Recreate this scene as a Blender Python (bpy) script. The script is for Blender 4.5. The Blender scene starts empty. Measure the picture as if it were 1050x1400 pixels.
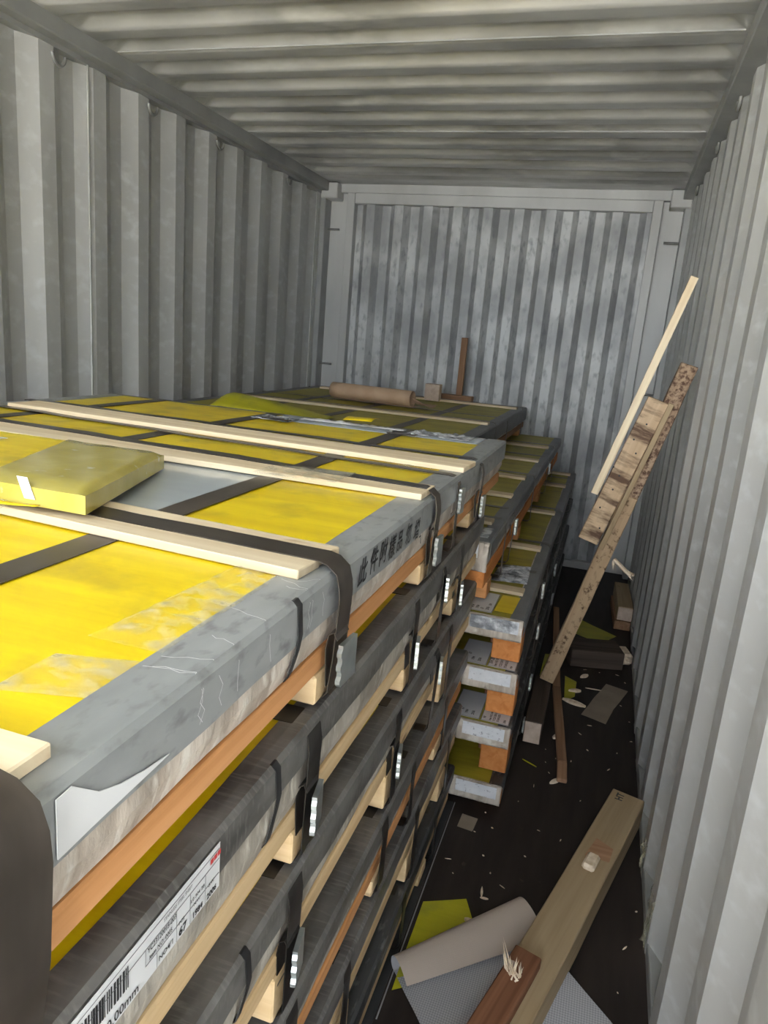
import bpy, bmesh, math, random
from mathutils import Vector, Matrix, noise
random.seed(7)
S = bpy.context.scene
COL = S.collection

# ------------------------------------------------------------------ camera
CX, CZ = 0.8815375, 1.42376
yaw, pitch, roll, FL = 0.28987742, 0.24097445, 0.08411939, 976.3464
cy, sy, cp, sp = math.cos(yaw), math.sin(yaw), math.cos(pitch), math.sin(pitch)
fw = Vector((-sy*cp, cy*cp, -sp)); r0 = Vector((cy, sy, 0)); u0 = r0.cross(fw)
rt = math.cos(roll)*r0 + math.sin(roll)*u0
up = -math.sin(roll)*r0 + math.cos(roll)*u0
cd = bpy.data.cameras.new('camera'); cam = bpy.data.objects.new('camera', cd); COL.objects.link(cam)
cam.matrix_world = Matrix(((rt.x, up.x, -fw.x, CX), (rt.y, up.y, -fw.y, 0), (rt.z, up.z, -fw.z, CZ), (0, 0, 0, 1)))
cd.sensor_fit = 'VERTICAL'; cd.sensor_height = 24; cd.lens = FL*24/1400; cd.clip_start = 0.02
S.camera = cam
# ------------------------------------------------------------------ light
W = bpy.data.worlds.new('sky'); S.world = W; W.use_nodes = True
bg = W.node_tree.nodes['Background']; bg.inputs[0].default_value = (0.86, 0.93, 1.0, 1); bg.inputs[1].default_value = 7.2
sd = bpy.data.lights.new('sun', 'SUN'); sd.energy = 75; sd.angle = 0.01; sd.color = (1, .95, .87)
so = bpy.data.objects.new('sun', sd); COL.objects.link(so)
so.rotation_euler = Vector((-0.86, 0.06, 1.0)).to_track_quat('Z', 'Y').to_euler()
S.view_settings.view_transform = 'Standard'; S.view_settings.look = 'None'
S.view_settings.gamma = 1; S.view_settings.use_curve_mapping = False; S.view_settings.exposure = 0.35

# ------------------------------------------------------------------ helpers
def newmat(name):
    m = bpy.data.materials.new(name); m.use_nodes = True
    nt = m.node_tree; b = nt.nodes['Principled BSDF']
    return m, nt, b
def nd(nt, t, **kw):
    n = nt.nodes.new(t)
    for k, v in kw.items():
        if k in n.inputs.keys(): n.inputs[k].default_value = v
        else: setattr(n, k, v)
    return n
def coords(nt, scale=(1, 1, 1), rnd=True, kind='Object'):
    tc = nd(nt, 'ShaderNodeTexCoord'); mp = nd(nt, 'ShaderNodeMapping'); mp.inputs['Scale'].default_value = scale
    nt.links.new(tc.outputs[kind], mp.inputs['Vector'])
    if rnd:
        oi = nd(nt, 'ShaderNodeObjectInfo'); ml = nd(nt, 'ShaderNodeMath', operation='MULTIPLY'); ml.inputs[1].default_value = 37.0
        nt.links.new(oi.outputs['Random'], ml.inputs[0])
        cb = nd(nt, 'ShaderNodeCombineXYZ')
        for i in range(3): nt.links.new(ml.outputs[0], cb.inputs[i])
        nt.links.new(cb.outputs[0], mp.inputs['Location'])
    return mp
def ramp(nt, src, stops):
    r = nd(nt, 'ShaderNodeValToRGB')
    while len(r.color_ramp.elements) < len(stops): r.color_ramp.elements.new(0.5)
    for e, (p_, c) in zip(r.color_ramp.elements, stops):
        e.position = p_; e.color = (*c, 1) if len(c) == 3 else c
    nt.links.new(src, r.inputs[0]); return r
def mixc(nt, a, b, f, mode='MIX'):
    m = nd(nt, 'ShaderNodeMix', data_type='RGBA', blend_type=mode)
    for s, v in ((m.inputs[0], f), (m.inputs[6], a), (m.inputs[7], b)):
        if isinstance(v, (int, float)): s.default_value = v
        elif isinstance(v, tuple): s.default_value = (*v, 1)
        else: nt.links.new(v, s)
    return m.outputs[2]
def bump(nt, b, src, strength, dist=0.002):
    n = nd(nt, 'ShaderNodeBump'); n.inputs['Strength'].default_value = strength; n.inputs['Distance'].default_value = dist
    nt.links.new(src, n.inputs['Height']); nt.links.new(n.outputs[0], b.inputs['Normal'])
def noisy(name, c1, c2, scale=(8, 8, 8), nscale=1.0, rough=.5, metal=0.0, detail=6, bmp=0.15, bd=.002, lo=.35, hi=.65, spec=.5, fine=None, rnd=True):
    m, nt, b = newmat(name); mp = coords(nt, scale, rnd)
    n = nd(nt, 'ShaderNodeTexNoise'); n.inputs['Scale'].default_value = nscale; n.inputs['Detail'].default_value = detail
    nt.links.new(mp.outputs[0], n.inputs['Vector'])
    r = ramp(nt, n.outputs['Fac'], [(lo, c1), (hi, c2)]); out = r.outputs[0]
    if fine:
        mp2 = coords(nt, fine[0], rnd); n2 = nd(nt, 'ShaderNodeTexNoise'); n2.inputs['Scale'].default_value = 1; n2.inputs['Detail'].default_value = 4
        nt.links.new(mp2.outputs[0], n2.inputs['Vector']); r2 = ramp(nt, n2.outputs['Fac'], [(fine[2], (0, 0, 0)), (fine[3], (1, 1, 1))])
        out = mixc(nt, out, fine[1], r2.outputs[0])
    nt.links.new(out, b.inputs['Base Color'])
    b.inputs['Roughness'].default_value = rough; b.inputs['Metallic'].default_value = metal
    b.inputs['Specular IOR Level'].default_value = spec
    if bmp: bump(nt, b, n.outputs['Fac'], bmp, bd)
    return m
def wood(name, c1, c2, knot=(.12, .05, .02), rough=.75, stain=None):
    m, nt, b = newmat(name)
    mp = coords(nt, (1.6, 42, 42)); n = nd(nt, 'ShaderNodeTexNoise'); n.inputs['Scale'].default_value = 1; n.inputs['Detail'].default_value = 5; n.inputs['Distortion'].default_value = .8
    nt.links.new(mp.outputs[0], n.inputs['Vector'])
    r = ramp(nt, n.outputs['Fac'], [(.32, c1), (.66, c2)]); out = r.outputs[0]
    mp2 = coords(nt, (9, 25, 25)); v = nd(nt, 'ShaderNodeTexNoise'); v.inputs['Scale'].default_value = 1; v.inputs['Detail'].default_value = 2
    nt.links.new(mp2.outputs[0], v.inputs['Vector'])
    r2 = ramp(nt, v.outputs['Fac'], [(.70, (0, 0, 0)), (.80, (.8, .8, .8))]); out = mixc(nt, out, knot, r2.outputs[0])
    if stain:
        mp3 = coords(nt, stain[1]); v3 = nd(nt, 'ShaderNodeTexNoise'); v3.inputs['Scale'].default_value = 1; v3.inputs['Detail'].default_value = 5; v3.inputs['Roughness'].default_value = .65
        nt.links.new(mp3.outputs[0], v3.inputs['Vector'])
        r3 = ramp(nt, v3.outputs['Fac'], [(stain[2], (0, 0, 0)), (stain[3], (1, 1, 1))]); out = mixc(nt, out, stain[0], r3.outputs[0])
    oi = nd(nt, 'ShaderNodeObjectInfo'); mr = nd(nt, 'ShaderNodeMapRange'); mr.inputs[3].default_value = .82; mr.inputs[4].default_value = 1.12
    nt.links.new(oi.outputs['Random'], mr.inputs[0]); hs = nd(nt, 'ShaderNodeHueSaturation'); nt.links.new(mr.outputs[0], hs.inputs['Value']); nt.links.new(out, hs.inputs['Color'])
    nt.links.new(hs.outputs[0], b.inputs['Base Color']); b.inputs['Roughness'].default_value = rough; b.inputs['Specular IOR Level'].default_value = .25
    bump(nt, b, n.outputs['Fac'], .35, .0015)
    return m

M = {}
M['wall'] = noisy('wall_paint', (.44, .44, .43), (.58, .58, .57), (2.2, 2.2, .8), 1.6, .42, .25, 8, .06, .01, .3, .7, .5, fine=((24, 16, 24), (.62, .63, .63), .52, .78), rnd=False)
M['roof'] = noisy('roof_paint', (.33, .33, .315), (.56, .56, .54), (1.3, 2.6, 2), 1.2, .34, .35, 8, .10, .01, .38, .60, .5, fine=((5, 14, 14), (.62, .62, .60), .52, .78), rnd=False)
M['endwall'] = noisy('end_wall_paint', (.34, .345, .35), (.55, .56, .56), (3, 3, 2.2), 1.6, .5, .2, 9, .05, .01, .40, .60, .4, fine=((34, 34, 16), (.29, .295, .305), .53, .72), rnd=False)
M['rail'] = noisy('rail_paint', (.28, .285, .28), (.35, .355, .345), (6, 6, 6), 1, .45, .2, 5, .03, .002, rnd=False)
M['post'] = noisy('post_paint', (.44, .44, .43), (.53, .53, .52), (3, 3, 1), 1.6, .5, .2, 6, .03, .004, rnd=False)
M['floor'] = noisy('floor_plywood', (.014, .010, .009), (.034, .025, .022), (22, 3, 3), 1, .62, 0, 8, .25, .002, .3, .72, .35, fine=((30, 22, 22), (.075, .05, .042), .70, .80), rnd=False)
M['ground'] = noisy('concrete_yard', (.42, .41, .38), (.52, .51, .48), (.7, .7, .7), 1, .9, rnd=False)
M['oppo'] = noisy('yard_wall', (.3, .3, .3), (.4, .4, .4), (.7, .7, .7), 1, .9, rnd=False)
def yellow(name, c1, c2, rough):
    m, nt, b = newmat(name)
    mp = coords(nt, (3, 22, 3)); n = nd(nt, 'ShaderNodeTexNoise'); n.inputs['Scale'].default_value = 1; n.inputs['Detail'].default_value = 7; n.inputs['Roughness'].default_value = .62
    nt.links.new(mp.outputs[0], n.inputs['Vector']); r = ramp(nt, n.outputs['Fac'], [(.35, c1), (.65, c2)])
    mp2 = coords(nt, (9, 9, 9)); n2 = nd(nt, 'ShaderNodeTexNoise'); n2.inputs['Scale'].default_value = 1; n2.inputs['Detail'].default_value = 8
    nt.links.new(mp2.outputs[0], n2.inputs['Vector']); r2 = ramp(nt, n2.outputs['Fac'], [(.54, (0, 0, 0)), (.68, (.55, .55, .55))])
    out = mixc(nt, r.outputs[0], tuple(x*.55+.04 for x in c1), r2.outputs[0])
    nt.links.new(out, b.inputs['Base Color']); b.inputs['Roughness'].default_value = rough
    bump(nt, b, n.outputs['Fac'], .35, .002)
    return m
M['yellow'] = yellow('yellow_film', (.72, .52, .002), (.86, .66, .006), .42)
M['yellow_dusty_shaded'] = yellow('yellow_film_dusty_shaded', (.46, .38, .02), (.60, .49, .035), .5)  # shade of the lower tiers mixed into the dusty yellow
M['yellow_rear_shaded'] = yellow('yellow_film_rear_shaded', (.30, .25, .02), (.43, .37, .035), .5)  # rear-stack copy of the film: deeper shade put into the colour, plus dust
M['yellow_floor'] = yellow('yellow_film_scrap', (.40, .38, .01), (.50, .46, .02), .45)
def guard(name, c1, c2, sc=(3, 3, 30), fine=None, rough=.5):
    return noisy(name, c1, c2, sc, 1.3, rough, .15, 7, .15, .002, .3, .7, .45, fine=fine)
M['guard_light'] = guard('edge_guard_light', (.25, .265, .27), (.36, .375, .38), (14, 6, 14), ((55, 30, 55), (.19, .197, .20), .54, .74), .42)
M['guard'] = guard('edge_guard_dark_shaded', (.075, .072, .068), (.19, .185, .178), (18, 9, 18), ((22, 190, 60), (.23, .222, .212), .52, .80), .42)  # dusty dark guard, darkened further to paint in the shade between tiers
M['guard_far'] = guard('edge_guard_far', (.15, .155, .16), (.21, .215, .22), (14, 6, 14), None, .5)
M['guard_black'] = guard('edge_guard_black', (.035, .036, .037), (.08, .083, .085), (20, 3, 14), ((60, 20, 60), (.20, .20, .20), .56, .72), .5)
M['wrap'] = noisy('paper_wrap', (.38, .32, .265), (.62, .555, .485), (30, 16, 6), 1, .55, 0, 7, 1.0, .014, .36, .64, .4, fine=((20, 70, 24), (.70, .66, .60), .54, .70))
M['wrap_grey'] = noisy('paper_wrap_grey', (.29, .26, .22), (.48, .445, .39), (30, 16, 6), 1, .6, 0, 7, 1.0, .014, .36, .64, .3, fine=((20, 80, 24), (.55, .52, .46), .54, .70))
M['wood_orange'] = wood('orange_timber', (.52, .235, .085), (.66, .33, .14))
M['wood_pale'] = wood('pale_timber', (.62, .43, .23), (.76, .57, .34))
M['wood_end'] = wood('block_timber', (.56, .20, .055), (.68, .28, .09), (.4, .12, .03))
M['batten'] = wood('white_batten', (.66, .52, .34), (.80, .68, .49), (.45, .32, .19))
M['wood_brown'] = wood('brown_timber', (.30, .16, .09), (.42, .25, .15))
M['wood_red'] = wood('red_timber', (.17, .07, .035), (.26, .12, .065), (.06, .025, .015))
M['wood_beige'] = wood('beige_timber', (.36, .26, .15), (.45, .34, .21), (.22, .15, .09))
M['wood_dark'] = wood('dark_timber', (.055, .04, .032), (.10, .075, .06), (.03, .02, .015))
M['wood_cut'] = noisy('cut_end', (.50, .38, .30), (.64, .52, .43), (30, 30, 30), 1, .85)
M['wood_lean'] = wood('spotted_timber', (.44, .30, .18), (.56, .40, .25), (.16, .09, .05), .8, ((.10, .055, .03), (34, 34, 34), .55, .68))
M['wood_lean_top'] = wood('mouldy_timber', (.34, .23, .15), (.48, .34, .23), (.12, .07, .04), .8, ((.11, .06, .04), (60, 60, 60), .44, .60))
M['wood_stained'] = wood('stained_board', (.58, .41, .26), (.72, .54, .36), (.14, .08, .05), .8, ((.15, .09, .06), (16, 3, 3), .47, .60))
M['splinter'] = noisy('splintered_wood', (.62, .48, .34), (.82, .70, .55), (60, 60, 60), 1, .8)
M['strap'] = noisy('steel_strap', (.06, .049, .041), (.10, .083, .070), (6, 30, 6), 1, .33, .5, 3, .03)
M['strap_black'] = noisy('black_strap', (.02, .018, .017), (.04, .036, .033), (6, 30, 6), 1, .35, .4, 3, .03)
M['strip'] = noisy('dark_band', (.055, .045, .036), (.085, .07, .058), (20, 3, 20), 1, .42, .2, 3, .05)
M['clip'] = noisy('zinc_clip', (.50, .54, .55), (.66, .71, .71), (20, 20, 20), 1, .28, .85, 2, .05)
M['sheet'] = noisy('bare_sheet', (.45, .50, .545), (.52, .57, .61), (3, 9, 3), 1, .17, .15, 4, .03)
M['kraft'] = noisy('kraft_paper', (.46, .31, .20), (.52, .36, .24), (14, 14, 14), 1, .7, 0, 4, .1)
M['board'] = noisy('grey_card', (.26, .21, .16), (.31, .25, .19), (14, 14, 14), 1, .7, 0, 4, .1)
M['white'] = noisy('white_label', (.66, .67, .69), (.74, .75, .77), (8, 8, 8), 1, .4, 0, 2, .03)
M['white_speck'] = noisy('speckled_label', (.60, .62, .66), (.72, .73, .76), (25, 25, 25), 1, .35, 0, 6, .3, .003, .3, .7, .5, fine=((90, 90, 90), (.28, .28, .31), .60, .72))
M['crumple'] = noisy('crumpled_film', (.20, .21, .23), (.62, .64, .68), (26, 26, 26), 1, .25, 0, 8, .9, .01, .42, .60)
M['ink'] = noisy('black_ink', (.012, .012, .014), (.02, .02, .022), (5, 5, 5), 1, .5, 0, 1, 0)
M['red_ink'] = noisy('red_ink', (.6, .05, .05), (.7, .08, .08), (5, 5, 5), 1, .5, 0, 1, 0)
M['line'] = noisy('grey_line', (.22, .22, .23), (.3, .3, .31), (5, 5, 5), 1, .5, 0, 1, 0)
M['rubber'] = noisy('black_rubber', (.018, .019, .021), (.04, .042, .045), (20, 4, 20), 1, .45, 0, 4, .1)
M['steel_ring'] = noisy('ring_steel', (.20, .20, .19), (.30, .30, .29), (20, 20, 20), 1, .45, .4, 4, .1)
def film():
    m, nt, b = newmat('clear_tape'); mp = coords(nt, (30, 45, 30))
    n = nd(nt, 'ShaderNodeTexNoise'); n.inputs['Scale'].default_value = 1; n.inputs['Detail'].default_value = 6; nt.links.new(mp.outputs[0], n.inputs['Vector'])
    r = ramp(nt, n.outputs['Fac'], [(.42, (.03, .03, .03)), (.72, (.42, .42, .42))]); nt.links.new(r.outputs[0], b.inputs['Alpha'])
    b.inputs['Base Color'].default_value = (.72, .68, .50, 1); b.inputs['Roughness'].default_value = .14
    bump(nt, b, n.outputs['Fac'], .8, .004); return m
M['film'] = film()
def twoside():
    m, nt, b = newmat('foam_backed_paper')
    mp = coords(nt, (1, 1, 1), False, 'UV'); w1 = nd(nt, 'ShaderNodeTexChecker'); w1.inputs['Scale'].default_value = 260
    nt.links.new(mp.outputs[0], w1.inputs['Vector'])
    g = nd(nt, 'ShaderNodeNewGeometry')
    c = mixc(nt, (.30, .30, .32), (.44, .44, .47), w1.outputs['Fac'])
    out = mixc(nt, (.42, .35, .30), c, g.outputs['Backfacing'])
    nt.links.new(out, b.inputs['Base Color']); b.inputs['Roughness'].default_value = .75
    bump(nt, b, w1.outputs['Fac'], .35, .002); return m
M['foam'] = twoside()

def props(o, label=None, cat=None, group=None, kind=None):
    if label: o['label'] = label
    if cat: o['category'] = cat
    if group: o['group'] = group
    if kind: o['kind'] = kind
    return o
def thing(name, label, cat, loc=(0, 0, 0), group=None):
    o = bpy.data.objects.new(name, None); COL.objects.link(o); o.empty_display_size = .05; o.location = loc
    return props(o, label, cat, group)
def obj(name, bm, mat, parent=None, smooth=False, Mx=None):
    """bm in world coordinates unless Mx (the local-to-world matrix) is given"""
    me = bpy.data.meshes.new(name); bmesh.ops.recalc_face_normals(bm, faces=bm.faces[:]) if smooth != 'keep' else None
    bm.to_mesh(me); bm.free(); me.materials.append(M[mat] if isinstance(mat, str) else mat)
    o = bpy.data.objects.new(name, me); COL.objects.link(o)
    if smooth: me.polygons.foreach_set('use_smooth', [True]*len(me.polygons))
    Mw = Mx if Mx is not None else Matrix.Identity(4)
    o.matrix_basis = Mw
    if parent is not None:
        pm, q = parent.matrix_basis.copy(), parent.parent
        while q is not None: pm, q = q.matrix_basis @ pm, q.parent
        o.parent = parent; o.matrix_basis = pm.inverted() @ Mw
    return o
def smooth_by_angle(o, ang=35):
    me = o.data; me.polygons.foreach_set('use_smooth', [True]*len(me.polygons))
    bm = bmesh.new(); bm.from_mesh(me)
    for e in bm.edges:
        e.smooth = not (len(e.link_faces) == 2 and e.calc_face_angle(0) > math.radians(ang))
    bm.to_mesh(me); bm.free()
def boxbm(x0, x1, y0, y1, z0, z1, bevel=0, bm=None, seg=1):
    bm = bm or bmesh.new()
    g = bmesh.ops.create_cube(bm, size=1)
    vs = g['verts']
    for v in vs: v.co = Vector(((x0+x1)/2 + v.co.x*(x1-x0), (y0+y1)/2 + v.co.y*(y1-y0), (z0+z1)/2 + v.co.z*(z1-z0)))
    if bevel:
        es = list({e for v in vs for e in v.link_edges})
        bmesh.ops.bevel(bm, geom=es, offset=bevel, segments=seg, affect='EDGES')
    return bm
def beam(name, A, B, w, h, mat, parent=None, upv=(0, 0, 1), bevel=.003, rag=0.0, taper=1.0, nseg=8):
    """timber from A to B (centre line), w across, h along upv; local X is the grain"""
    A, B = Vector(A), Vector(B); X = (B-A); L = X.length; X.normalize()
    Z = Vector(upv); Z = (Z - X*Z.dot(X)).normalized(); Y = Z.cross(X)
    bm = boxbm(-L/2, L/2, -w/2, w/2, -h/2, h/2, bevel)
    if rag:
        bmesh.ops.subdivide_edges(bm, edges=[e for e in bm.edges if abs((e.verts[0].co-e.verts[1].co).x) > L*.5], cuts=nseg)
        for v in bm.verts:
            n = noise.noise(v.co*6 + Vector((L*7, w*50, 0))); v.co.y += n*rag; v.co.z += noise.noise(v.co*7+Vector((3, 9, 1)))*rag*.5
    Mx = Matrix(((X.x, Y.x, Z.x, (A.x+B.x)/2), (X.y, Y.y, Z.y, (A.y+B.y)/2), (X.z, Y.z, Z.z, (A.z+B.z)/2), (0, 0, 0, 1)))
    return obj(name, bm, mat, parent, Mx=Mx)
def bar(name, x0, x1, y0, y1, z0, z1, mat, parent=None, bevel=.0025, axis=None):
    d = (x1-x0, y1-y0, z1-z0); k = axis if axis is not None else max(range(3), key=lambda i: d[i])
    c = ((x0+x1)/2, (y0+y1)/2, (z0+z1)/2)
    if k == 0: return beam(name, (x0, c[1], c[2]), (x1, c[1], c[2]), d[1], d[2], mat, parent, bevel=bevel)
    if k == 1: return beam(name, (c[0], y0, c[2]), (c[0], y1, c[2]), d[0], d[2], mat, parent, bevel=bevel)
    return beam(name, (c[0], c[1], z0), (c[0], c[1], z1), d[1], d[0], mat, parent, upv=(1, 0, 0), bevel=bevel)
def gridbm(fn, nu, nv, thick=0, uv=False):
    bm = bmesh.new(); g = [[bm.verts.new(fn(i/nu, j/nv)) for j in range(nv+1)] for i in range(nu+1)]
    uvl = bm.loops.layers.uv.new() if uv else None
    for i in range(nu):
        for j in range(nv):
            f = bm.faces.new((g[i][j], g[i+1][j], g[i+1][j+1], g[i][j+1]))
            if uv:
                for l, (a, b) in zip(f.loops, ((i, j), (i+1, j), (i+1, j+1), (i, j+1))): l[uvl].uv = (a/nu*uv[0], b/nv*uv[1])
    if thick:
        bm.normal_update(); bmesh.ops.solidify(bm, geom=bm.faces[:], thickness=thick)
    return bm
def polybm(pts, z, t=.0008, normal=(0, 0, 1)):
    bm = bmesh.new(); n = Vector(normal)*t
    a = [bm.verts.new(Vector(p)) for p in pts]; b = [bm.verts.new(Vector(p)+n) for p in pts]
    bm.faces.new(b); bm.faces.new(a[::-1])
    for i in range(len(pts)): bm.faces.new((a[i], a[(i+1) % len(a)], b[(i+1) % len(a)], b[i]))
    return bm
def ribbon(name, path, y, w, mat, parent, t=.0012, skew=None):
    """flat band of width w (along Y) following path [(x,z)...]; skew gives dy per point"""
    bm = bmesh.new(); n = len(path); rows = []
    for i, (x, z) in enumerate(path):
        a = Vector(path[max(i-1, 0)]); b = Vector(path[min(i+1, n-1)]); d = (b-a).normalized(); nn = Vector((-d.y, d.x))*t
        dy = skew[i] if skew else 0
        rows.append([bm.verts.new((x+nn.x*s, y+dy+q*w/2, z+nn.y*s)) for s, q in ((0, -1), (0, 1), (1, 1), (1, -1))])
    for r, s in zip(rows, rows[1:]):
        for k in range(4): bm.faces.new((r[k], r[(k+1) % 4], s[(k+1) % 4], s[k]))
    bm.faces.new(rows[0]); bm.faces.new(rows[-1][::-1])
    o = obj(name, bm, mat, parent); smooth_by_angle(o, 40); return o
def text(name, body, size, origin, xd, yd, mat, parent, bold=0.0, shear=0, xs=1.0):
    cu = bpy.data.curves.new(name, 'FONT'); cu.body = body; cu.size = size; cu.offset = bold; cu.shear = shear
    cu.resolution_u = 2
    t = bpy.data.objects.new('tmp_text', cu); COL.objects.link(t)
    me = bpy.data.meshes.new_from_object(t, depsgraph=bpy.context.evaluated_depsgraph_get())
    bpy.data.objects.remove(t); bpy.data.curves.remove(cu)
    X, Y = Vector(xd).normalized(), Vector(yd).normalized(); Z = X.cross(Y); X = X*xs
    me.materials.clear(); me.materials.append(M[mat])
    Mx = Matrix(((X.x, Y.x, Z.x, origin[0]), (X.y, Y.y, Z.y, origin[1]), (X.z, Y.z, Z.z, origin[2]), (0, 0, 0, 1)))
    me.transform(Mx); bm = bmesh.new(); bm.from_mesh(me); bpy.data.meshes.remove(me)
    return obj(name, bm, mat, parent, smooth='keep')

# ------------------------------------------------------------------ container
XW, ZC, YE, YD = 1.165, 2.39, 4.86, -1.04
def corr(along0, along1, phase, pitch, flat_in, slope, depth):
    """profile points (t, d): d=0 inner flat, d=depth outer flat"""
    pts = []; t = phase - pitch*math.ceil((phase-along0)/pitch)
    while t < along1:
        for dt, d in ((0, depth), (slope, 0), (slope+flat_in, 0), (2*slope+flat_in, depth)):
            if along0 <= t+dt <= along1: pts.append((t+dt, d))
        t += pitch
    return [(along0, pts[0][1])] + pts + [(along1, pts[-1][1])]
def sheet(name, prof, put, h0, h1, nz, mat, wob=.0015):
    bm = bmesh.new(); prev = None
    for k, (t, d) in enumerate(prof):
        c = []
        for j in range(nz+1):
            z = h0+(h1-h0)*j/nz; w = wob*noise.noise(Vector((t*2.1, z*2.3, 4.2)))
            c.append(bm.verts.new(put(t, d+w, z)))
        if prev:
            for j in range(nz): bm.faces.new((prev[j], c[j], c[j+1], prev[j+1]))
        prev = c
    o = obj(name, bm, mat); o['kind'] = 'structure'; return o
sheet('wall_left', corr(YD, YE-.04, 2.18, .276, .072, .068, .036), lambda t, d, z: (-XW-d, t, z), -.02, 2.36, 14, 'wall')
sheet('wall_right', corr(YD, YE-.04, 2.10, .276, .072, .068, .036), lambda t, d, z: (XW+d, t, z), -.02, 2.36, 14, 'wall', .004)
wb = sheet('wall_back', corr(-1.0, 1.0, -.905, .199, .060, .040, .042), lambda t, d, z: (t, YE+d-.01, z), -.02, 2.335, 16, 'endwall')
# roof: flat sheet with transverse pressed pockets whose ends are rounded
def roofz(x, y):
    ph = ((y-2.44)/.208) % 1.0
    d = abs(ph-.5)*2               # 0 middle of the pocket, 1 on the ridge
    s = max(0.0, min(1.0, (d-.40)/.21)); s = s*s*(3-2*s)
    e = max(0.0, min(1.0, (1.115-abs(x))/.075)); e = e*e*(3-2*e)
    g = max(0.0, min(1.0, (4.66-y)/.06))
    return .038*(1-s)*e*g
YE_ = YE+.05; NY = int((YE_-YD)/.208*20); xs_ = [-1.19, -1.13, -1.11, -1.10, -1.085, -1.07, -1.055, -1.04, -.9, -.6, -.3, 0, .3, .6, .9, 1.04, 1.055, 1.07, 1.085, 1.10, 1.11, 1.13, 1.19]
bm = bmesh.new(); rows = []
for i in range(NY+1):
    y = YD+(YE_-YD)*i/NY
    rows.append([bm.verts.new((x, y, ZC+roofz(x, y)+.006*noise.noise(Vector((x*.9, y*.9, 1.3)))*(1 if abs(x) < 1.05 else 0))) for x in xs_])
for a, b in zip(rows, rows[1:]):
    for k in range(len(xs_)-1): bm.faces.new((a[k], a[k+1], b[k+1], b[k]))
o = obj('ceiling', bm, 'roof', smooth=True); o['kind'] = 'structure'
for j, ys in enumerate((1.47, 2.585, 3.62)):
    bm = boxbm(-1.10, 1.10, ys-.002, ys+.002, ZC-.0035, ZC+.001); o = obj('trim_%d' % (j+1), bm, 'roof'); o['kind'] = 'structure'
o = obj('floor', boxbm(-XW-.03, XW+.03, YD, YE+.02, -.05, 0), 'floor'); o['kind'] = 'structure'
o = obj('ground', boxbm(-14, 14, -16, 10, -.32, -.30), 'ground'); o['kind'] = 'structure'
# rails
def rail(name, bm, mat='rail'):
    o = obj(name, bm, mat); o['kind'] = 'structure'; return o
railL = rail('trim_4', boxbm(-XW-.04, -XW+.055, YD, YE-.02, ZC-.058, ZC+.004, .004))
bm = boxbm(-XW-.04, -XW+.004, YD, YE-.02, ZC-.075, ZC-.056); o = obj('rail_flange', bm, 'rail', railL)
railR = rail('trim_5', boxbm(XW-.055, XW+.04, YD, YE-.02, ZC-.058, ZC+.004, .004))
rail('baseboard_left', boxbm(-XW-.04, -XW+.003, YD, YE-.04, 0, .05))
rail('baseboard_right', boxbm(XW+.001, XW+.04, YD, YE-.04, -.01, .035, .003))
rail('trim_6', boxbm(-XW, XW, YE-.035, YE+.04, ZC-.055, ZC+.004, .003), 'post')           # end header
# raised frame round the end sheet
for n, a in (('trim_7', (-1.0, -.945, YE-.03, YE+.03, 0, ZC-.05)), ('trim_8', (.955, 1.01, YE-.03, YE+.03, 0, ZC-.05))):
    rail(n, boxbm(*a, .003), 'post')
rail('trim_9', boxbm(-.945, .955, YE-.026, YE+.03, 2.27, 2.34, .003), 'post')
rail('trim_10', boxbm(-.945, .955, YE-.02, YE+.03, 0, .05, .003), 'post')
# corner posts: angled plates, rod and corner blocks
for s, nm in ((-1, 'trim_11'), (1, 'trim_12')):
    x_in = 1.005; post = rail(nm, boxbm(min(s*x_in, s*1.19), max(s*x_in, s*1.19), YE+.012, YE+.04, 0, ZC-.02), 'post')
    a, b = sorted((s*1.13, s*1.18)); obj('post_return', boxbm(a, b, YE-.09, YE+.03, 0, 2.33, .004), 'rail', post)
    a, b = sorted((s*1.045, s*1.165)); obj('corner_block', boxbm(a, b, YE-.10, YE+.02, 2.285, ZC-.004, .006), 'post', post)
    for z in (2.10, 1.20):
        bm = bmesh.new(); r_ = bmesh.ops.create_cone(bm, cap_ends=True, segments=10, radius1=.007, radius2=.007, depth=.10)
        bmesh.ops.rotate(bm, verts=bm.verts, matrix=Matrix.Rotation(math.pi/2, 3, 'Y')); bmesh.ops.translate(bm, verts=bm.verts, vec=(s*1.095, YE-.03, z))
        obj('lashing_bar', bm, 'steel_ring', post, smooth=True)
# lashing rings hung under the top rails
def ring(s, y):
    bm = bmesh.new(); R, r = .031, .0065; n, m_ = 16, 8; vs = []
    for i in range(n+1):
        a = math.pi*(1.02 + .98*i/n)*1.0
        c = Vector((0, math.cos(a)*R, math.sin(a)*R*1.15)); d = Vector((0, math.cos(a), math.sin(a)))
        vs.append([bm.verts.new(Vector((s*(XW-.022), y, 2.290)) + c + (d*math.cos(q)+Vector((1, 0, 0))*math.sin(q))*r) for q in [2*math.pi*k/m_ for k in range(m_)]])
    for a, b in zip(vs, vs[1:]):
        for k in range(m_): bm.faces.new((a[k], a[(k+1) % m_], b[(k+1) % m_], b[k]))
    o = obj('lashing_ring', bm, 'steel_ring', railL if s < 0 else railR, smooth=True)
for y in (1.74, 2.32, 2.87, 3.42, 4.22):
    ring(-1, y); ring(1, y)
# seam welds on the left wall
for y, x in ((2.495, -XW-.001), (4.70, -XW-.001)):
    obj('trim_%d' % (13 if y < 3 else 14), boxbm(x-.003, x+.004, y-.003, y+.003, 0, 2.33), 'roof')['kind'] = 'structure'

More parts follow.
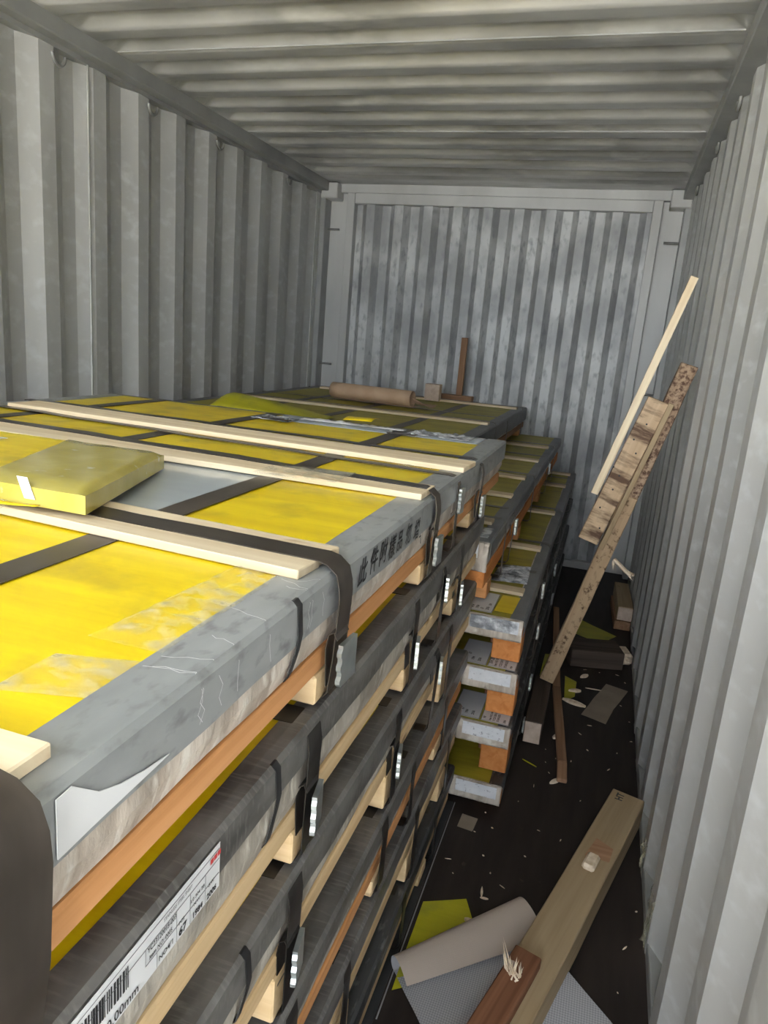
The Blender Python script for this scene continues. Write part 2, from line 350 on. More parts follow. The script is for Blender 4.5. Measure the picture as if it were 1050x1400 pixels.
# ------------------------------------------------------------------ crates of sheet metal
WD = 1.45
def wavy_guard(xr, y0, y1, zt, fl, sd, amp, seed, side=1):
    """L-shaped edge guard: top flange fl wide with an uneven inner edge, side flange sd deep with an uneven lower edge"""
    bm = bmesh.new(); n = int((y1-y0)/.03); rows = []
    for i in range(n+1):
        y = y0+(y1-y0)*i/n
        f = fl+amp*.6*noise.noise(Vector((y*3.1, seed, 0))); s = sd+amp*noise.noise(Vector((y*2.3, seed, 5)))+amp*.4*noise.noise(Vector((y*9, seed, 5)))
        b = .0008*noise.noise(Vector((y*14, seed, 9)))
        rows.append([bm.verts.new(p_) for p_ in ((xr-side*f, y, zt+.0015), (xr-side*f*.5, y, zt+.0022+b), (xr-side*.003, y, zt+.002), (xr+side*.0018, y, zt-.003), (xr+side*.002+b, y, zt-s*.5), (xr+side*.0012, y, zt-s))])
    for a, b in zip(rows, rows[1:]):
        for k in range(5): bm.faces.new((a[k], b[k], b[k+1], a[k+1]))
    bm.normal_update(); bmesh.ops.solidify(bm, geom=bm.faces[:], thickness=.0012)
    return bm
def pack(x0, x1, y0, y1, z0, z1, seed):
    """wrapped stack of sheets: rounded block whose side faces are gently creased"""
    bm = boxbm(x0, x1, y0, y1, z0, z1)
    es = [e for e in bm.edges if abs((e.verts[0].co-e.verts[1].co).y) > .5]
    bmesh.ops.subdivide_edges(bm, edges=es, cuts=60)
    es = [e for e in bm.edges if abs((e.verts[0].co-e.verts[1].co).z) > (z1-z0)*.9]
    bmesh.ops.subdivide_edges(bm, edges=es, cuts=3)
    for v in bm.verts:
        if abs(v.co.z-z1) > .001:
            q = noise.noise(Vector((v.co.y*9, v.co.z*20, seed)))*.0035
            if abs(v.co.x-x1) < .002: v.co.x += q-.003
        if abs(v.co.z-z0) < .001:
            v.co.x += (-.008 if v.co.x > (x0+x1)/2 else .008); v.co.z += .003*noise.noise(Vector((v.co.y*4, seed, 1)))
    return bm
def clip(parent, x, y, z, h=.056, w=.034, ang=0.25):
    """crimped seal: folded plate with a notched edge and a curled strap tail behind"""
    bm = bmesh.new(); n = 12; rows = []
    for i in range(n+1):
        t = i/n; zz = h/2-h*t; cut = (.004 if (i % 4) < 2 else 0)
        rows.append([bm.verts.new(p_) for p_ in ((.000, -w/2+cut, zz), (.0065, -w/2+cut, zz), (.0078, w/2, zz), (.0013, w/2, zz))])
    for a, b in zip(rows, rows[1:]):
        for k in range(4): bm.faces.new((a[k], a[(k+1) % 4], b[(k+1) % 4], b[k]))
    bm.faces.new(rows[0]); bm.faces.new(rows[-1][::-1])
    Mx = Matrix.Translation((x, y, z)) @ Matrix.Rotation(ang, 4, 'Z')
    o = obj('clip', bm, 'clip', parent, Mx=Mx)
    return o
def strap(parent, xr, zt, zb, y, w=.034, bulge=.012, top=.024, with_clip=True, xl=None, yl=None, clip_z=None, clip_ang=-.02, zsag=None, mat='strap'):
    xl = xr-WD if xl is None else xl; yl = y if yl is None else yl
    T = zt+top
    path = [(xl-.006, zb+.01), (xl-.010, zt-.03), (xl-.004, zt+.004), (xl+.03, T-.003), (xl+.10, T)]
    for k in range(1, 10): path.append((xl+.10+(xr-.16-xl)*k/10, T+.0015*math.sin(k*2.1)))
    path += [(xr-.05, T), (xr-.020, T), (xr-.006, T-.003), (xr+bulge*.55, T-.014), (xr+bulge*.9, T-.032), (xr+bulge, zt-.03), (xr+bulge*.9, zt-.06), (xr+bulge*.75, (zt+zb)/2-.02), (xr+.005, zb+.012), (xr-.004, zb+.001), (xr-.03, zb-.0)]
    sk = [(yl-y)*(1-(min(max(px, xl), xr)-xl)/(xr-xl)) for px, _ in path]
    o = ribbon('steel_strap', path[::-1], y, w, mat, parent, .0014, sk[::-1])
    if with_clip:
        clip(o, xr+bulge+.002, y, (clip_z if clip_z else zt-.105), w=w+.004, ang=clip_ang)
        # tail loop of spare strap curling behind the clip
        cz = clip_z if clip_z else zt-.105
        pts = [(xr+bulge+.001, cz+.035), (xr+bulge-.004, cz+.045), (xr+bulge-.012, cz+.040), (xr+bulge-.015, cz+.02), (xr+bulge-.012, cz-.03)]
        ribbon('strap_tail', pts, y-.004, w*.9, mat, o)
    return o

def crate(xr, y0, y1, zt, th, zb, label, wood_m, skids, battens, straps, film_m='yellow_dusty_shaded', guard_m='guard', wrap_m='wrap_grey', seed=1.0,
          flange=.043, side=.05, amp=.012, strips=(-.87, -.31), beam_in=.036, holes=(), flush=False, strip_off=0, bthk=.0075, straps_clip=None, film_in=.040, block_y=.06, bhf=.5):
    xl = xr-WD; t = thing('sheet_metal_crate', label, 'crate', ((xl+xr)/2, (y0+y1)/2, zb), 'strapped crates of sheet metal')
    obj('wrapped_sheets', pack(xl, xr-.001, y0, y1, zt-th, zt, seed), wrap_m, t)
    # yellow film over the top
    nx, ny = 29, 50; bm = bmesh.new(); vg = {}
    xa, xb = xl+film_in, xr-film_in
    def V(i, j):
        if (i, j) not in vg:
            x = xa+(xb-xa)*i/nx; y = y0+.004+(y1-y0-.008)*j/ny
            if i == nx: x += .009*noise.noise(Vector((y*3, seed, 2)))
            vg[i, j] = bm.verts.new((x, y, zt+.0006+.0012*max(0, noise.noise(Vector((x*5, y*5, seed))))))
        return vg[i, j]
    for i in range(nx):
        for j in range(ny):
            x = xa+(xb-xa)*(i+.5)/nx; y = y0+(y1-y0)*(j+.5)/ny
            if any(a < x < b and c < y < d for a, b, c, d in holes): continue
            if holes and y > 2.085 and x > -.16: continue
            bm.faces.new((V(i, j), V(i+1, j), V(i+1, j+1), V(i, j+1)))
    bm.normal_update(); bmesh.ops.solidify(bm, geom=bm.faces[:], thickness=.0005)
    obj('yellow_film', bm, film_m, t)
    if holes: 
        a, b, c, d = holes[0]; obj('bare_sheet', boxbm(a-.02, b+.02, c-.03, d+.03, zt-.001, zt+.0002), 'sheet', t)
    obj('edge_guard', wavy_guard(xr, y0, y1, zt, flange, side, amp, seed), guard_m, t)
    obj('edge_guard', wavy_guard(xl, y0, y1, zt, flange, side, amp, seed+3, -1), guard_m, t)
    for k, sx in enumerate(strips):
        x = xr+sx
        bm = gridbm(lambda u, v: (x-.024+.048*u, y0-.003+(y1-y0+.006)*v, zt+.0034+.001*math.sin(v*23+k)), 1, 30, .001)
        obj('dark_band', bm, 'strip', t)
    # timber underneath
    bz = zt-th; zl = zb+.0
    bi = .0 if flush else .007
    bh = (bz-zb)*bhf
    for a, b in ((xr-bi-.09, xr-bi), (xl+.03, xl+.12), ((xl+xr)/2-.04, (xl+xr)/2+.04)):
        if flush and a > (xl+xr)/2+.1:
            bar('end_block', a, b-.004, y0+block_y, y0+block_y+.10, zl+.001, bz-.0005, wood_m[0], t, axis=1)
            bar('side_beam', a-.02, b-.045, y0+block_y+.102, y1-.004, zl+.006, bz-.0005, 'wood_red', t)
        elif flush: bar('side_beam', a, b, y0+.07, y1-.004, zl+.010, bz-.0005, wood_m[0], t)
        else: bar('side_beam', a, b, y0+.004, y1-.004, bz-bh, bz-.0005, wood_m[0], t)
    if not flush:
        for (a, b) in skids:
            bar('skid', xl+.004, xr-.004, a, b, zl+.001, bz-bh-.0005, wood_m[1], t)
    for (a, b, xe, xs, yo, yo2) in battens:
        o = beam('top_batten', (xr-xs, (a+b)/2+yo2, zt+.003+bthk/2), (xr-xe, (a+b)/2+yo, zt+.003+bthk/2), b-a, bthk, 'batten', t, bevel=.0015)
    for s_ in straps:
        strap(t, xr, zt, zb, *s_.get('a', ()), **{k: v for k, v in s_.items() if k != 'a'})
    return t

# ---- front stack (six high), right face at x=.59
XR = .59
orange, pale = ('wood_orange', 'wood_pale'), ('wood_pale', 'wood_pale')
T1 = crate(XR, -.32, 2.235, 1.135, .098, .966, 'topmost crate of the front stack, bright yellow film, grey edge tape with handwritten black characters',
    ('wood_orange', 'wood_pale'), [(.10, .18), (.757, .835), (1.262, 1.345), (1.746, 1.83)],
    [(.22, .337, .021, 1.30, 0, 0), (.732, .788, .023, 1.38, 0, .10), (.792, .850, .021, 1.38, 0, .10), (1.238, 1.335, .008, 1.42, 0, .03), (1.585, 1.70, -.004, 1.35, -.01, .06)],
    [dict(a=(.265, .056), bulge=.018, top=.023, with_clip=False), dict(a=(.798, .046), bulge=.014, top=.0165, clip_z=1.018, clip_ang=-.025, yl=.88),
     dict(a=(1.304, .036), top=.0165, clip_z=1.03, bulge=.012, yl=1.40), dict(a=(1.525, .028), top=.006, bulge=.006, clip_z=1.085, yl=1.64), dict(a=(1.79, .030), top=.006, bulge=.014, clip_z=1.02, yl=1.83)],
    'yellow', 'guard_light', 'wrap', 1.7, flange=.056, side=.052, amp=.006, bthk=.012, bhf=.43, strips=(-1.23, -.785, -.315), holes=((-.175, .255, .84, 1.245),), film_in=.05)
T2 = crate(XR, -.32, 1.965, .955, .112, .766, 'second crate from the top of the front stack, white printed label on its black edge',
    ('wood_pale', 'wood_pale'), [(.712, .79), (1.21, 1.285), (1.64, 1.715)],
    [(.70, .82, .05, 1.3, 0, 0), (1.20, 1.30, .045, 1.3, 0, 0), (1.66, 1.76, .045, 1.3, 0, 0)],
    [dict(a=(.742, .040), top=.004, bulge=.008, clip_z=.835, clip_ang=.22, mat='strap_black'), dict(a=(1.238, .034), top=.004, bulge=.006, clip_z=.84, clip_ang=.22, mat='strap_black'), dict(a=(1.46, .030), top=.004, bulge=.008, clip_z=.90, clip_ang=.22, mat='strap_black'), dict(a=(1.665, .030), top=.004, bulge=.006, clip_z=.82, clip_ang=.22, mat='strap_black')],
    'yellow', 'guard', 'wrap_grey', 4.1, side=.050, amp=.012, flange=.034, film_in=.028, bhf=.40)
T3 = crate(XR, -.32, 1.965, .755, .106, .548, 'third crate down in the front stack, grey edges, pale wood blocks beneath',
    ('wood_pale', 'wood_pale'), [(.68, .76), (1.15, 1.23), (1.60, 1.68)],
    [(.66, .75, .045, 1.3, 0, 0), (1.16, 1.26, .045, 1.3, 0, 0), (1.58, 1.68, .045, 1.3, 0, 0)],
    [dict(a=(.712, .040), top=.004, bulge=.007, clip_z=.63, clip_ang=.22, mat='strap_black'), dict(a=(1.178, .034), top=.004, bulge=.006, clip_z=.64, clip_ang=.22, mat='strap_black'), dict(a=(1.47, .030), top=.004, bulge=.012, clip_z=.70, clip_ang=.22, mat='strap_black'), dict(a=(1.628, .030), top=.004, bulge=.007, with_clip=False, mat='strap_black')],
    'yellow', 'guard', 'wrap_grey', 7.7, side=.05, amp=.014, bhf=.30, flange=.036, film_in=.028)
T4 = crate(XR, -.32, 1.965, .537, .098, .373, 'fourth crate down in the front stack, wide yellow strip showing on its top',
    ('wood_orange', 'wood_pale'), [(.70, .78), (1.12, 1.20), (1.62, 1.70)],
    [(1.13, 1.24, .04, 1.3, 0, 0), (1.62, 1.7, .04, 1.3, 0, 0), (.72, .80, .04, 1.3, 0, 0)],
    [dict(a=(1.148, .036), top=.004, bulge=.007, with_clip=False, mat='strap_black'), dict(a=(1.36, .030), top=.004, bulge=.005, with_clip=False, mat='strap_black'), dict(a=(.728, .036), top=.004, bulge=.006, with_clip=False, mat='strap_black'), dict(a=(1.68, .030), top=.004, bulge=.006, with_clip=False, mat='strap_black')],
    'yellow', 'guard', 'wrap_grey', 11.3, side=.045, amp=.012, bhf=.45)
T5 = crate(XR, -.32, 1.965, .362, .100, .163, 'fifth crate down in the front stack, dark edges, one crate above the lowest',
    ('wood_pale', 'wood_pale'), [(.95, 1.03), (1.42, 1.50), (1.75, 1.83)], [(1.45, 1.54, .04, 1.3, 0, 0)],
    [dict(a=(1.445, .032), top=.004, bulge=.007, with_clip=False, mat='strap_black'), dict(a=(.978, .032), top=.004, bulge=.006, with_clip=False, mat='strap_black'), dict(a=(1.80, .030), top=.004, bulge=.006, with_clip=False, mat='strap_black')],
    'yellow_dusty_shaded', 'guard', 'wrap_grey', 14.9, side=.045, amp=.012, bhf=.3)
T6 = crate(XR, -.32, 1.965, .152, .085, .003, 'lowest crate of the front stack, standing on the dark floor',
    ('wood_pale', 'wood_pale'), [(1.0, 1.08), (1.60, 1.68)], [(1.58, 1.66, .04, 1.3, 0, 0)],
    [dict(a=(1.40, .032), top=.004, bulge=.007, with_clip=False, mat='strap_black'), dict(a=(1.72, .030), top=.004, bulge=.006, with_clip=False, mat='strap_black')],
    'yellow_dusty_shaded', 'guard_black', 'wrap_grey', 17.2, side=.045, amp=.012)

# thin black cross bands over the side faces of the front stack
def sideband(parent, y, zt, zb, w=.012):
    path = [(XR-.006, zt+.0030), (XR-.001, zt+.0035), (XR+.0045, zt-.003), (XR+.0055, zt-.04), (XR+.002, zt-.06), (XR-.001, zb+.012), (XR-.008, zb)]
    ribbon('thin_band', path[::-1], y, w, 'ink', parent, .001, [0, -.006, .005, .004, 0, 0, 0])
sideband(T1, .675, 1.135, 1.04); sideband(T2, .64, .955, .85); sideband(T3, .585, .755, .66)

# handwriting on the top crate
chars = '此件附樣品勿增'
for ch, y, z in zip(chars, (.866, .914, .958, 1.003, 1.048, 1.098, 1.152), (1.094, 1.097, 1.097, 1.093, 1.094, 1.092, 1.086)):
    text('handwriting', ch, .040 if ch != '品' else .036, (XR+.0042, y, z), (0, 1, 0), (0, .06, 1), 'ink', T1, .0006, .12, .95)
text('handwriting', '7', .03, (XR+.0042, 1.205, 1.066), (0, 1, .1), (0, -.8, 1), 'ink', T1, .0006)
obj('white_patch', polybm([(XR+.004, .311, 1.131), (XR+.004, .311, 1.088), (XR+.004, .345, 1.090), (XR+.004, .432, 1.093), (XR+.004, .40, 1.0975), (XR+.004, .373, 1.1035), (XR+.004, .350, 1.112), (XR+.004, .325, 1.132)], 0, .001, (1, 0, 0)), 'white', T1)
text('grade_stamp', '3 000 8', .014, (XR-.0355, .565, 1.017), (0, .08, -1), (0, 1, 0), 'ink', T1, .0002)

# printed label on the second crate
lx = XR+.0045
lab = obj('printed_label', polybm([(lx, .20, .902), (lx, .515, .902), (lx, .515, .951), (lx, .20, .951)], 0, .0006, (1, 0, 0)), 'white', T2)
lx += .001
def ltxt(s, size, y, z, mat='ink', bold=.0001, xs=1.0): text('lettering', s, size, (lx, y, z), (0, 1, 0), (0, 0, 1), mat, lab, bold, 0, xs)
ltxt('1,500.0 x 2,500.00mm', .0125, .285, .9045, xs=.95); ltxt('YC23120015-003', .0075, .403, .9285, xs=.75); ltxt('Item NO: 0005', .0065, .405, .9205, xs=.8)
ltxt('NO4/1', .0075, .418, .9065); ltxt('67', .012, .447, .9045, bold=.0004); ltxt('1984', .0085, .468, .9045, bold=.0003); ltxt('2006', .0085, .492, .9045, bold=.0003)
ltxt('3.0 304 2B', .0055, .464, .9235); ltxt('PCS', .005, .447, .9165); ltxt('N.W.', .005, .470, .9165); ltxt('G.W.', .005, .494, .9165)
text('lettering', '\u25a0\u25a0\u25a0', .007, (lx, .497, .9385), (0, 1, 0), (0, 0, 1), 'red_ink', lab, .0002)
ltxt('STAINLESS STEEL SHEET', .005, .425, .9395, mat='line', xs=.8)
bm = bmesh.new()
for (a, b, z0, z1) in ((.21, .513, .9345, .935), (.40, .513, .9185, .919), (.40, .4005, .9185, .935), (.415, .4155, .903, .9185), (.443, .4435, .903, .935), (.464, .4645, .903, .935), (.489, .4895, .903, .9345), (.21, .513, .9455, .9459)):
    boxbm(lx-.0002, lx+.0002, a, b, z0, z1, bm=bm)
obj('table_lines', bm, 'line', lab)
bm = bmesh.new(); y = .30
rr = random.Random(3)
while y < .378:
    w_ = rr.choice((.0007, .0012, .002)); boxbm(lx-.0002, lx+.0002, y, y+w_, .921, .941, bm=bm); y += w_+rr.choice((.0009, .0015, .0022))
obj('bar_code', bm, 'ink', lab)

# pale creases of the clinging film on the top crate's edge tape
rk = random.Random(5)
for (y_, n_, sgn) in ((.705, 2, 1), (.74, 1, 1), (.62, 1, -1), (.50, 2, 1), (.46, 1, -1), (.56, 1, 1)):
    for k in range(n_):
        pts = []; yy = y_+rk.uniform(-.02, .02); x0_ = XR-rk.uniform(.02, .05); dy_ = rk.uniform(-.02, .02)
        for q in range(5): pts.append(Vector((x0_+(XR-.003-x0_)*q/4, yy+dy_*(1-q/4)+rk.uniform(-.003, .003), 1.1392)))
        for q in range(1, 5): pts.append(Vector((XR+.0036, yy+rk.uniform(-.004, .004), 1.134-.010*q)))
        bm = bmesh.new(); r_ = [(bm.verts.new(p_+Vector((0, -.0004, 0))), bm.verts.new(p_+Vector((0, .0004, 0)))) for p_ in pts]
        for a_, b_ in zip(r_, r_[1:]): bm.faces.new((a_[0], b_[0], b_[1], a_[1]))
        obj('film_crease', bm, 'white', T1)

# crinkled clear tape on the top crate
def tape(name, fn, nu, nv, amp, z0, parent, mat='film', seed=0, thick=.0004):
    def f(u, v):
        x, y, z = fn(u, v); w_ = abs(noise.noise(Vector((x*38, y*38, seed))))+.5*abs(noise.noise(Vector((x*90, y*90, seed))))
        e = min(u, 1-u, v, 1-v)*6; return (x, y, z+amp*w_*min(1, e+.2))
    return obj(name, gridbm(f, nu, nv, thick), mat, parent, smooth=True)
def quad(P):
    return lambda u, v: tuple((P[0][k]*(1-u)+P[1][k]*u)*(1-v)+(P[3][k]*(1-u)+P[2][k]*u)*v for k in range(3))
Z1 = 1.1372
tape('clear_tape', quad([(.462, .50, Z1), (.541, .50, Z1), (.541, .79, Z1), (.482, .79, Z1)]), 14, 40, .009, 0, T1, seed=2)
tape('clear_tape', quad([(.462, .39, Z1), (.535, .41, Z1), (.535, .48, Z1), (.462, .46, Z1)]), 10, 12, .003, 0, T1, seed=5)
tape('clear_tape', quad([(.27, 1.165, 1.160), (.43, 1.185, 1.160), (.43, 1.30, 1.160), (.27, 1.28, 1.160)]), 16, 12, .003, 0, T1, seed=8)
tape('clear_tape', quad([(-.05, 1.66, Z1), (.20, 1.62, Z1), (.20, 1.70, Z1), (-.05, 1.74, Z1)]), 24, 12, .009, 0, T1, seed=11)
tape('clear_tape', quad([(-.12, 1.16, 1.137), (-.0, 1.15, 1.137), (.02, 1.225, 1.137), (-.12, 1.23, 1.137)]), 14, 10, .010, 0, T1, 'crumple', seed=12)
tape('clear_tape', quad([(.40, 1.56, Z1), (.52, 1.56, Z1), (.52, 1.68, Z1), (.40, 1.68, Z1)]), 14, 12, .006, 0, T1, seed=14)

# ---- rear stack (six high)
def ys(a, b, n): return [a+(b-a)*k/(n-1) for k in range(n)]
def rear(xr, zt, th, zb, label, seed, y0=1.985, y1=4.76, guard_m='guard_far', flush=True, bats=(), sts=(), wood_m=('wood_end', 'wood_orange'), wrap_m='wrap', film='yellow_rear_shaded', skids=(), strips=(-.87, -.31), flange=.04, side=.045, bthk=.011):
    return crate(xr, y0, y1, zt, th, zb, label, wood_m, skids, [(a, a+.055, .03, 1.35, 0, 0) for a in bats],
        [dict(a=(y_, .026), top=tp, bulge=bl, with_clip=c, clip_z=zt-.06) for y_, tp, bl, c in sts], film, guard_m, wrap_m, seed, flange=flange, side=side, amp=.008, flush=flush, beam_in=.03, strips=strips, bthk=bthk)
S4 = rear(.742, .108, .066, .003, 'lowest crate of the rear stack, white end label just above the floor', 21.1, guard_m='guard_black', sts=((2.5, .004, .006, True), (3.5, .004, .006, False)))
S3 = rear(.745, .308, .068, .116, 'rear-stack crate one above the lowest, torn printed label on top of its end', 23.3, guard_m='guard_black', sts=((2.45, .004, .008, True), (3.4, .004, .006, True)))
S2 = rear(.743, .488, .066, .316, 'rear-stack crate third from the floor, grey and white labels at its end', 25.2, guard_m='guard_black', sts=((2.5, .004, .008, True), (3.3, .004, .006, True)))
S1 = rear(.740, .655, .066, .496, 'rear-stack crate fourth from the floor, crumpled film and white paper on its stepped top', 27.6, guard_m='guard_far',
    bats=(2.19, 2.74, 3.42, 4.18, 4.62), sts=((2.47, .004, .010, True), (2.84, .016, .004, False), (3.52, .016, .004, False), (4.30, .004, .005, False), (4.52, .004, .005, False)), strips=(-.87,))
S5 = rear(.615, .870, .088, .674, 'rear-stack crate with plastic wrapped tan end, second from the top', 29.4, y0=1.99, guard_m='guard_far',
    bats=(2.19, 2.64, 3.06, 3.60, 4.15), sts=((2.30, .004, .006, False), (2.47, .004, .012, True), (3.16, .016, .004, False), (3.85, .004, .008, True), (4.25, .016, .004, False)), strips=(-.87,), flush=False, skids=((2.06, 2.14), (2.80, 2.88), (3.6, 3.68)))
S6 = rear(.370, 1.045, .092, .886, 'topmost crate of the rear stack, dusty yellow film toned for shade, below the kraft paper roll', 31.8, y0=2.26, guard_m='guard_far', flush=False, wood_m=('wood_brown', 'wood_orange'),
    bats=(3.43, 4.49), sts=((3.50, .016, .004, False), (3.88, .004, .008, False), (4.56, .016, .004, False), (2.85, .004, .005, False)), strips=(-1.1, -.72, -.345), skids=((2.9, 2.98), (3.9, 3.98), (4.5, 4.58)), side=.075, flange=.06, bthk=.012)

# end faces of the rear stack: cling film, white paper and labels
def endface(parent, xr, zt, th, x0, x1, speck='white_speck', y=1.985):
    obj('plastic_wrap', gridbm(lambda u, v: (x0-.02+(xr-.001-x0+.02)*u, y-.004-.004*abs(noise.noise(Vector((u*9, v*6, zt*9))))-.003*math.sin(v*math.pi), zt-th+th*v), 26, 10, .001), 'wrap', parent, smooth=True)
    obj('end_label', gridbm(lambda u, v: (x0+(x1-x0)*u, y-.0115-.0015*abs(noise.noise(Vector((u*8, v*5, zt*5)))), zt-th*.62+th*.60*v), 18, 6, .0006), speck, parent)
endface(S4, .742, .108, .066, .60, .728); endface(S3, .745, .308, .068, .60, .728); endface(S2, .743, .488, .066, .60, .725); endface(S1, .740, .655, .066, .585, .728, 'crumple')
obj('plastic_wrap', gridbm(lambda u, v: (.545+.068*u, 1.985-.012*abs(noise.noise(Vector((u*5, v*6, 3))))-.008*math.sin(u*math.pi)*math.sin(v*math.pi), .782+.088*v), 12, 14, .001), 'wrap', S5, smooth=True)
obj('end_label', polybm([(.572, 1.972, .826), (.585, 1.972, .826), (.585, 1.972, .866), (.572, 1.972, .866)], 0, .001, (0, -1, 0)), 'white', S5)
obj('top_label', polybm([(.565, 2.03, .8735), (.60, 2.03, .8735), (.60, 2.15, .8735), (.565, 2.15, .8735)], 0, .0006), 'crumple', S5)
def toplabel(parent, x0, x1, y0, y1, z, lines, mat='white', big=False, speck=0):
    l = obj('top_label', boxbm(x0, x1, y0, y1, z, z+.0008), mat, parent)
    for (s, size, x, y) in lines: text('lettering', s, size, (x, y, z+.0012), (0, 1, 0), (-1, 0, 0), 'ink', l, .0003)
    bm = bmesh.new()
    for (a, b, c, d) in ((x0, x1, y0, y0+.0025), (x0, x0+.002, y0, y1), (x1-.002, x1, y0, y1), (x0, x1, y1-.002, y1)): boxbm(a, b, c, d, z+.0009, z+.0011, bm=bm)
    obj('table_lines', bm, 'line', l); return l
toplabel(S1, .56, .643, 1.992, 2.165, .6595, [('1984', .014, .600, 2.01), ('67', .014, .615, 2.01), ('2006', .014, .630, 2.01), ('NO4', .012, .585, 2.01), ('304', .012, .632, 2.05)])
toplabel(S2, .56, .645, 1.992, 2.165, .4925, [('1984', .013, .605, 2.01), ('2006', .013, .625, 2.01), ('67', .013, .59, 2.05)])
toplabel(S2, .650, .733, 1.992, 2.165, .4925, [('Item NO: 0005', .011, .675, 2.0), ('YC23120015', .011, .690, 2.0), ('STAINLESS', .011, .705, 2.0), ('304 2B', .016, .662, 2.01), ('1984', .010, .722, 2.0)])
toplabel(S3, .56, .645, 1.992, 2.165, .3125, [('1984', .013, .605, 2.01), ('2006', .013, .625, 2.01), ('67', .013, .59, 2.03)])
toplabel(S3, .650, .735, 1.992, 2.165, .3125, [('Item NO: 0005', .010, .680, 2.0), ('YC23120015', .010, .692, 2.0), ('STAINLESS', .010, .704, 2.0), ('W', .014, .664, 2.005), ('2006', .010, .724, 2.0)])
obj('film_tear', polybm([(.655, 2.06, .3145), (.675, 2.05, .3145), (.69, 2.085, .3145), (.672, 2.115, .3145), (.655, 2.11, .3145)], 0, .0005), 'yellow_dusty_shaded', S3)
obj('film_tear', polybm([(.708, 2.08, .3145), (.716, 2.08, .3145), (.716, 2.125, .3145), (.706, 2.125, .3145)], 0, .0005), 'yellow_dusty_shaded', S3)
tape('crumpled_film', quad([(.585, 2.30, .6575), (.708, 2.32, .6575), (.700, 2.53, .6575), (.592, 2.50, .6575)]), 26, 34, .012, 0, S1, 'crumple', seed=21)
obj('yellow_patch', polybm([(.646, 2.02, .6585), (.700, 2.02, .6585), (.706, 2.17, .6585), (.650, 2.17, .6585)], 0, .0006), 'yellow', S1)

# things on the rear top crate
ZR = 1.049
tape('crumpled_film', quad([(.295, 2.13, Z1), (.49, 2.11, Z1), (.50, 2.225, Z1), (.30, 2.23, Z1)]), 30, 20, .012, 0, T1, 'crumple', seed=31)
obj('end_tape', gridbm(lambda u, v: (-.87+1.40*u, 2.215+.0195*v, 1.1372), 20, 2, .0008), 'guard', T1)
tape('end_wrap', quad([(-.16, 2.085, 1.1362), (.53, 2.085, 1.1362), (.53, 2.232, 1.1362), (-.16, 2.232, 1.1362)]), 60, 12, .003, 0, T1, 'sheet', seed=33)
tape('white_tape', quad([(-.07, 2.14, Z1+.002), (.28, 2.155, Z1+.002), (.28, 2.195, Z1+.002), (-.07, 2.18, Z1+.002)]), 40, 6, .008, 0, T1, 'white', seed=34)
tape('crumpled_film', quad([(-.20, 2.05, Z1+.002), (-.06, 2.03, Z1+.002), (-.06, 2.13, Z1+.002), (-.20, 2.16, Z1+.002)]), 24, 14, .010, 0, T1, 'crumple', seed=35)

# ------------------------------------------------------------------ the wrapped sample pack lying on the front stack
P = thing('sample_pack', 'flat yellow pack wrapped in clear tape lying slanted over a white batten', 'package', (-.10, .97, 1.14))
def packbm(A, B, C, D, zA, zB, zC, zD, h, off=0):
    """A near right, B far right, C far left, D near left"""
    bm = bmesh.new(); nx, ny = 30, 14
    def surf(u, v, top):
        # u along left-right, v near-far
        x = (D[0]*(1-u)+A[0]*u)*(1-v)+(C[0]*(1-u)+B[0]*u)*v; y = (D[1]*(1-u)+A[1]*u)*(1-v)+(C[1]*(1-u)+B[1]*u)*v
        z = (zD*(1-u)+zA*u)*(1-v)+(zC*(1-u)+zB*u)*v
        return x, y, z
    def prof(u, v, s):
        x, y, z = surf(u, v, 0); e = min(v, 1-v, 1-u)*ny; r = .5 if s else 0
        zz = z+(h+off)*s
        if s and e < 1: zz -= h*.25*(1-e)
        return (x, y, zz+(.0012*noise.noise(Vector((x*30, y*30, 2))) if s else 0))
    top = [[bm.verts.new(prof(i/nx, j/ny, 1)) for j in range(ny+1)] for i in range(nx+1)]
    bot = [[bm.verts.new(prof(i/nx, j/ny, 0)) for j in range(ny+1)] for i in range(nx+1)]
    for i in range(nx):
        for j in range(ny):
            bm.faces.new((top[i][j], top[i+1][j], top[i+1][j+1], top[i][j+1])); bm.faces.new((bot[i][j], bot[i][j+1], bot[i+1][j+1], bot[i+1][j]))
        bm.faces.new((bot[i][0], bot[i+1][0], top[i+1][0], top[i][0])); bm.faces.new((bot[i+1][ny], bot[i][ny], top[i][ny], top[i+1][ny]))
    for j in range(ny):
        bm.faces.new((bot[nx][j], bot[nx][j+1], top[nx][j+1], top[nx][j])); bm.faces.new((bot[0][j+1], bot[0][j], top[0][j], top[0][j+1]))
    return bm
o = obj('pack_body', packbm((.232, .775), (.075, 1.175), (-.52, 1.175), (-.42, .775), 1.158, 1.140, 1.140, 1.158, .032), 'yellow', P); smooth_by_angle(o, 50)
M['tape_wrap'] = noisy('tape_over_yellow', (.44, .37, .07), (.55, .47, .13), (9, 9, 9), 1, .16, 0, 6, .5, .004, fine=((34, 34, 34), (.72, .68, .45), .66, .76))
M['tape_edge'] = noisy('tape_edge', (.60, .55, .30), (.78, .72, .48), (16, 6, 16), 1, .18, 0, 6, .5, .003)
o = obj('tape_wrap', packbm((.2345, .771), (.0775, 1.179), (-.135, 1.179), (.065, .771), 1.1576, 1.1396, 1.1396, 1.1576, .032, .0022), 'tape_wrap', P); smooth_by_angle(o, 50)
o = obj('side_tape', gridbm(lambda u, v: (-.41+.475*u, .7725-.0014, 1.167+.027*v), 12, 2, .001), 'tape_edge', P)
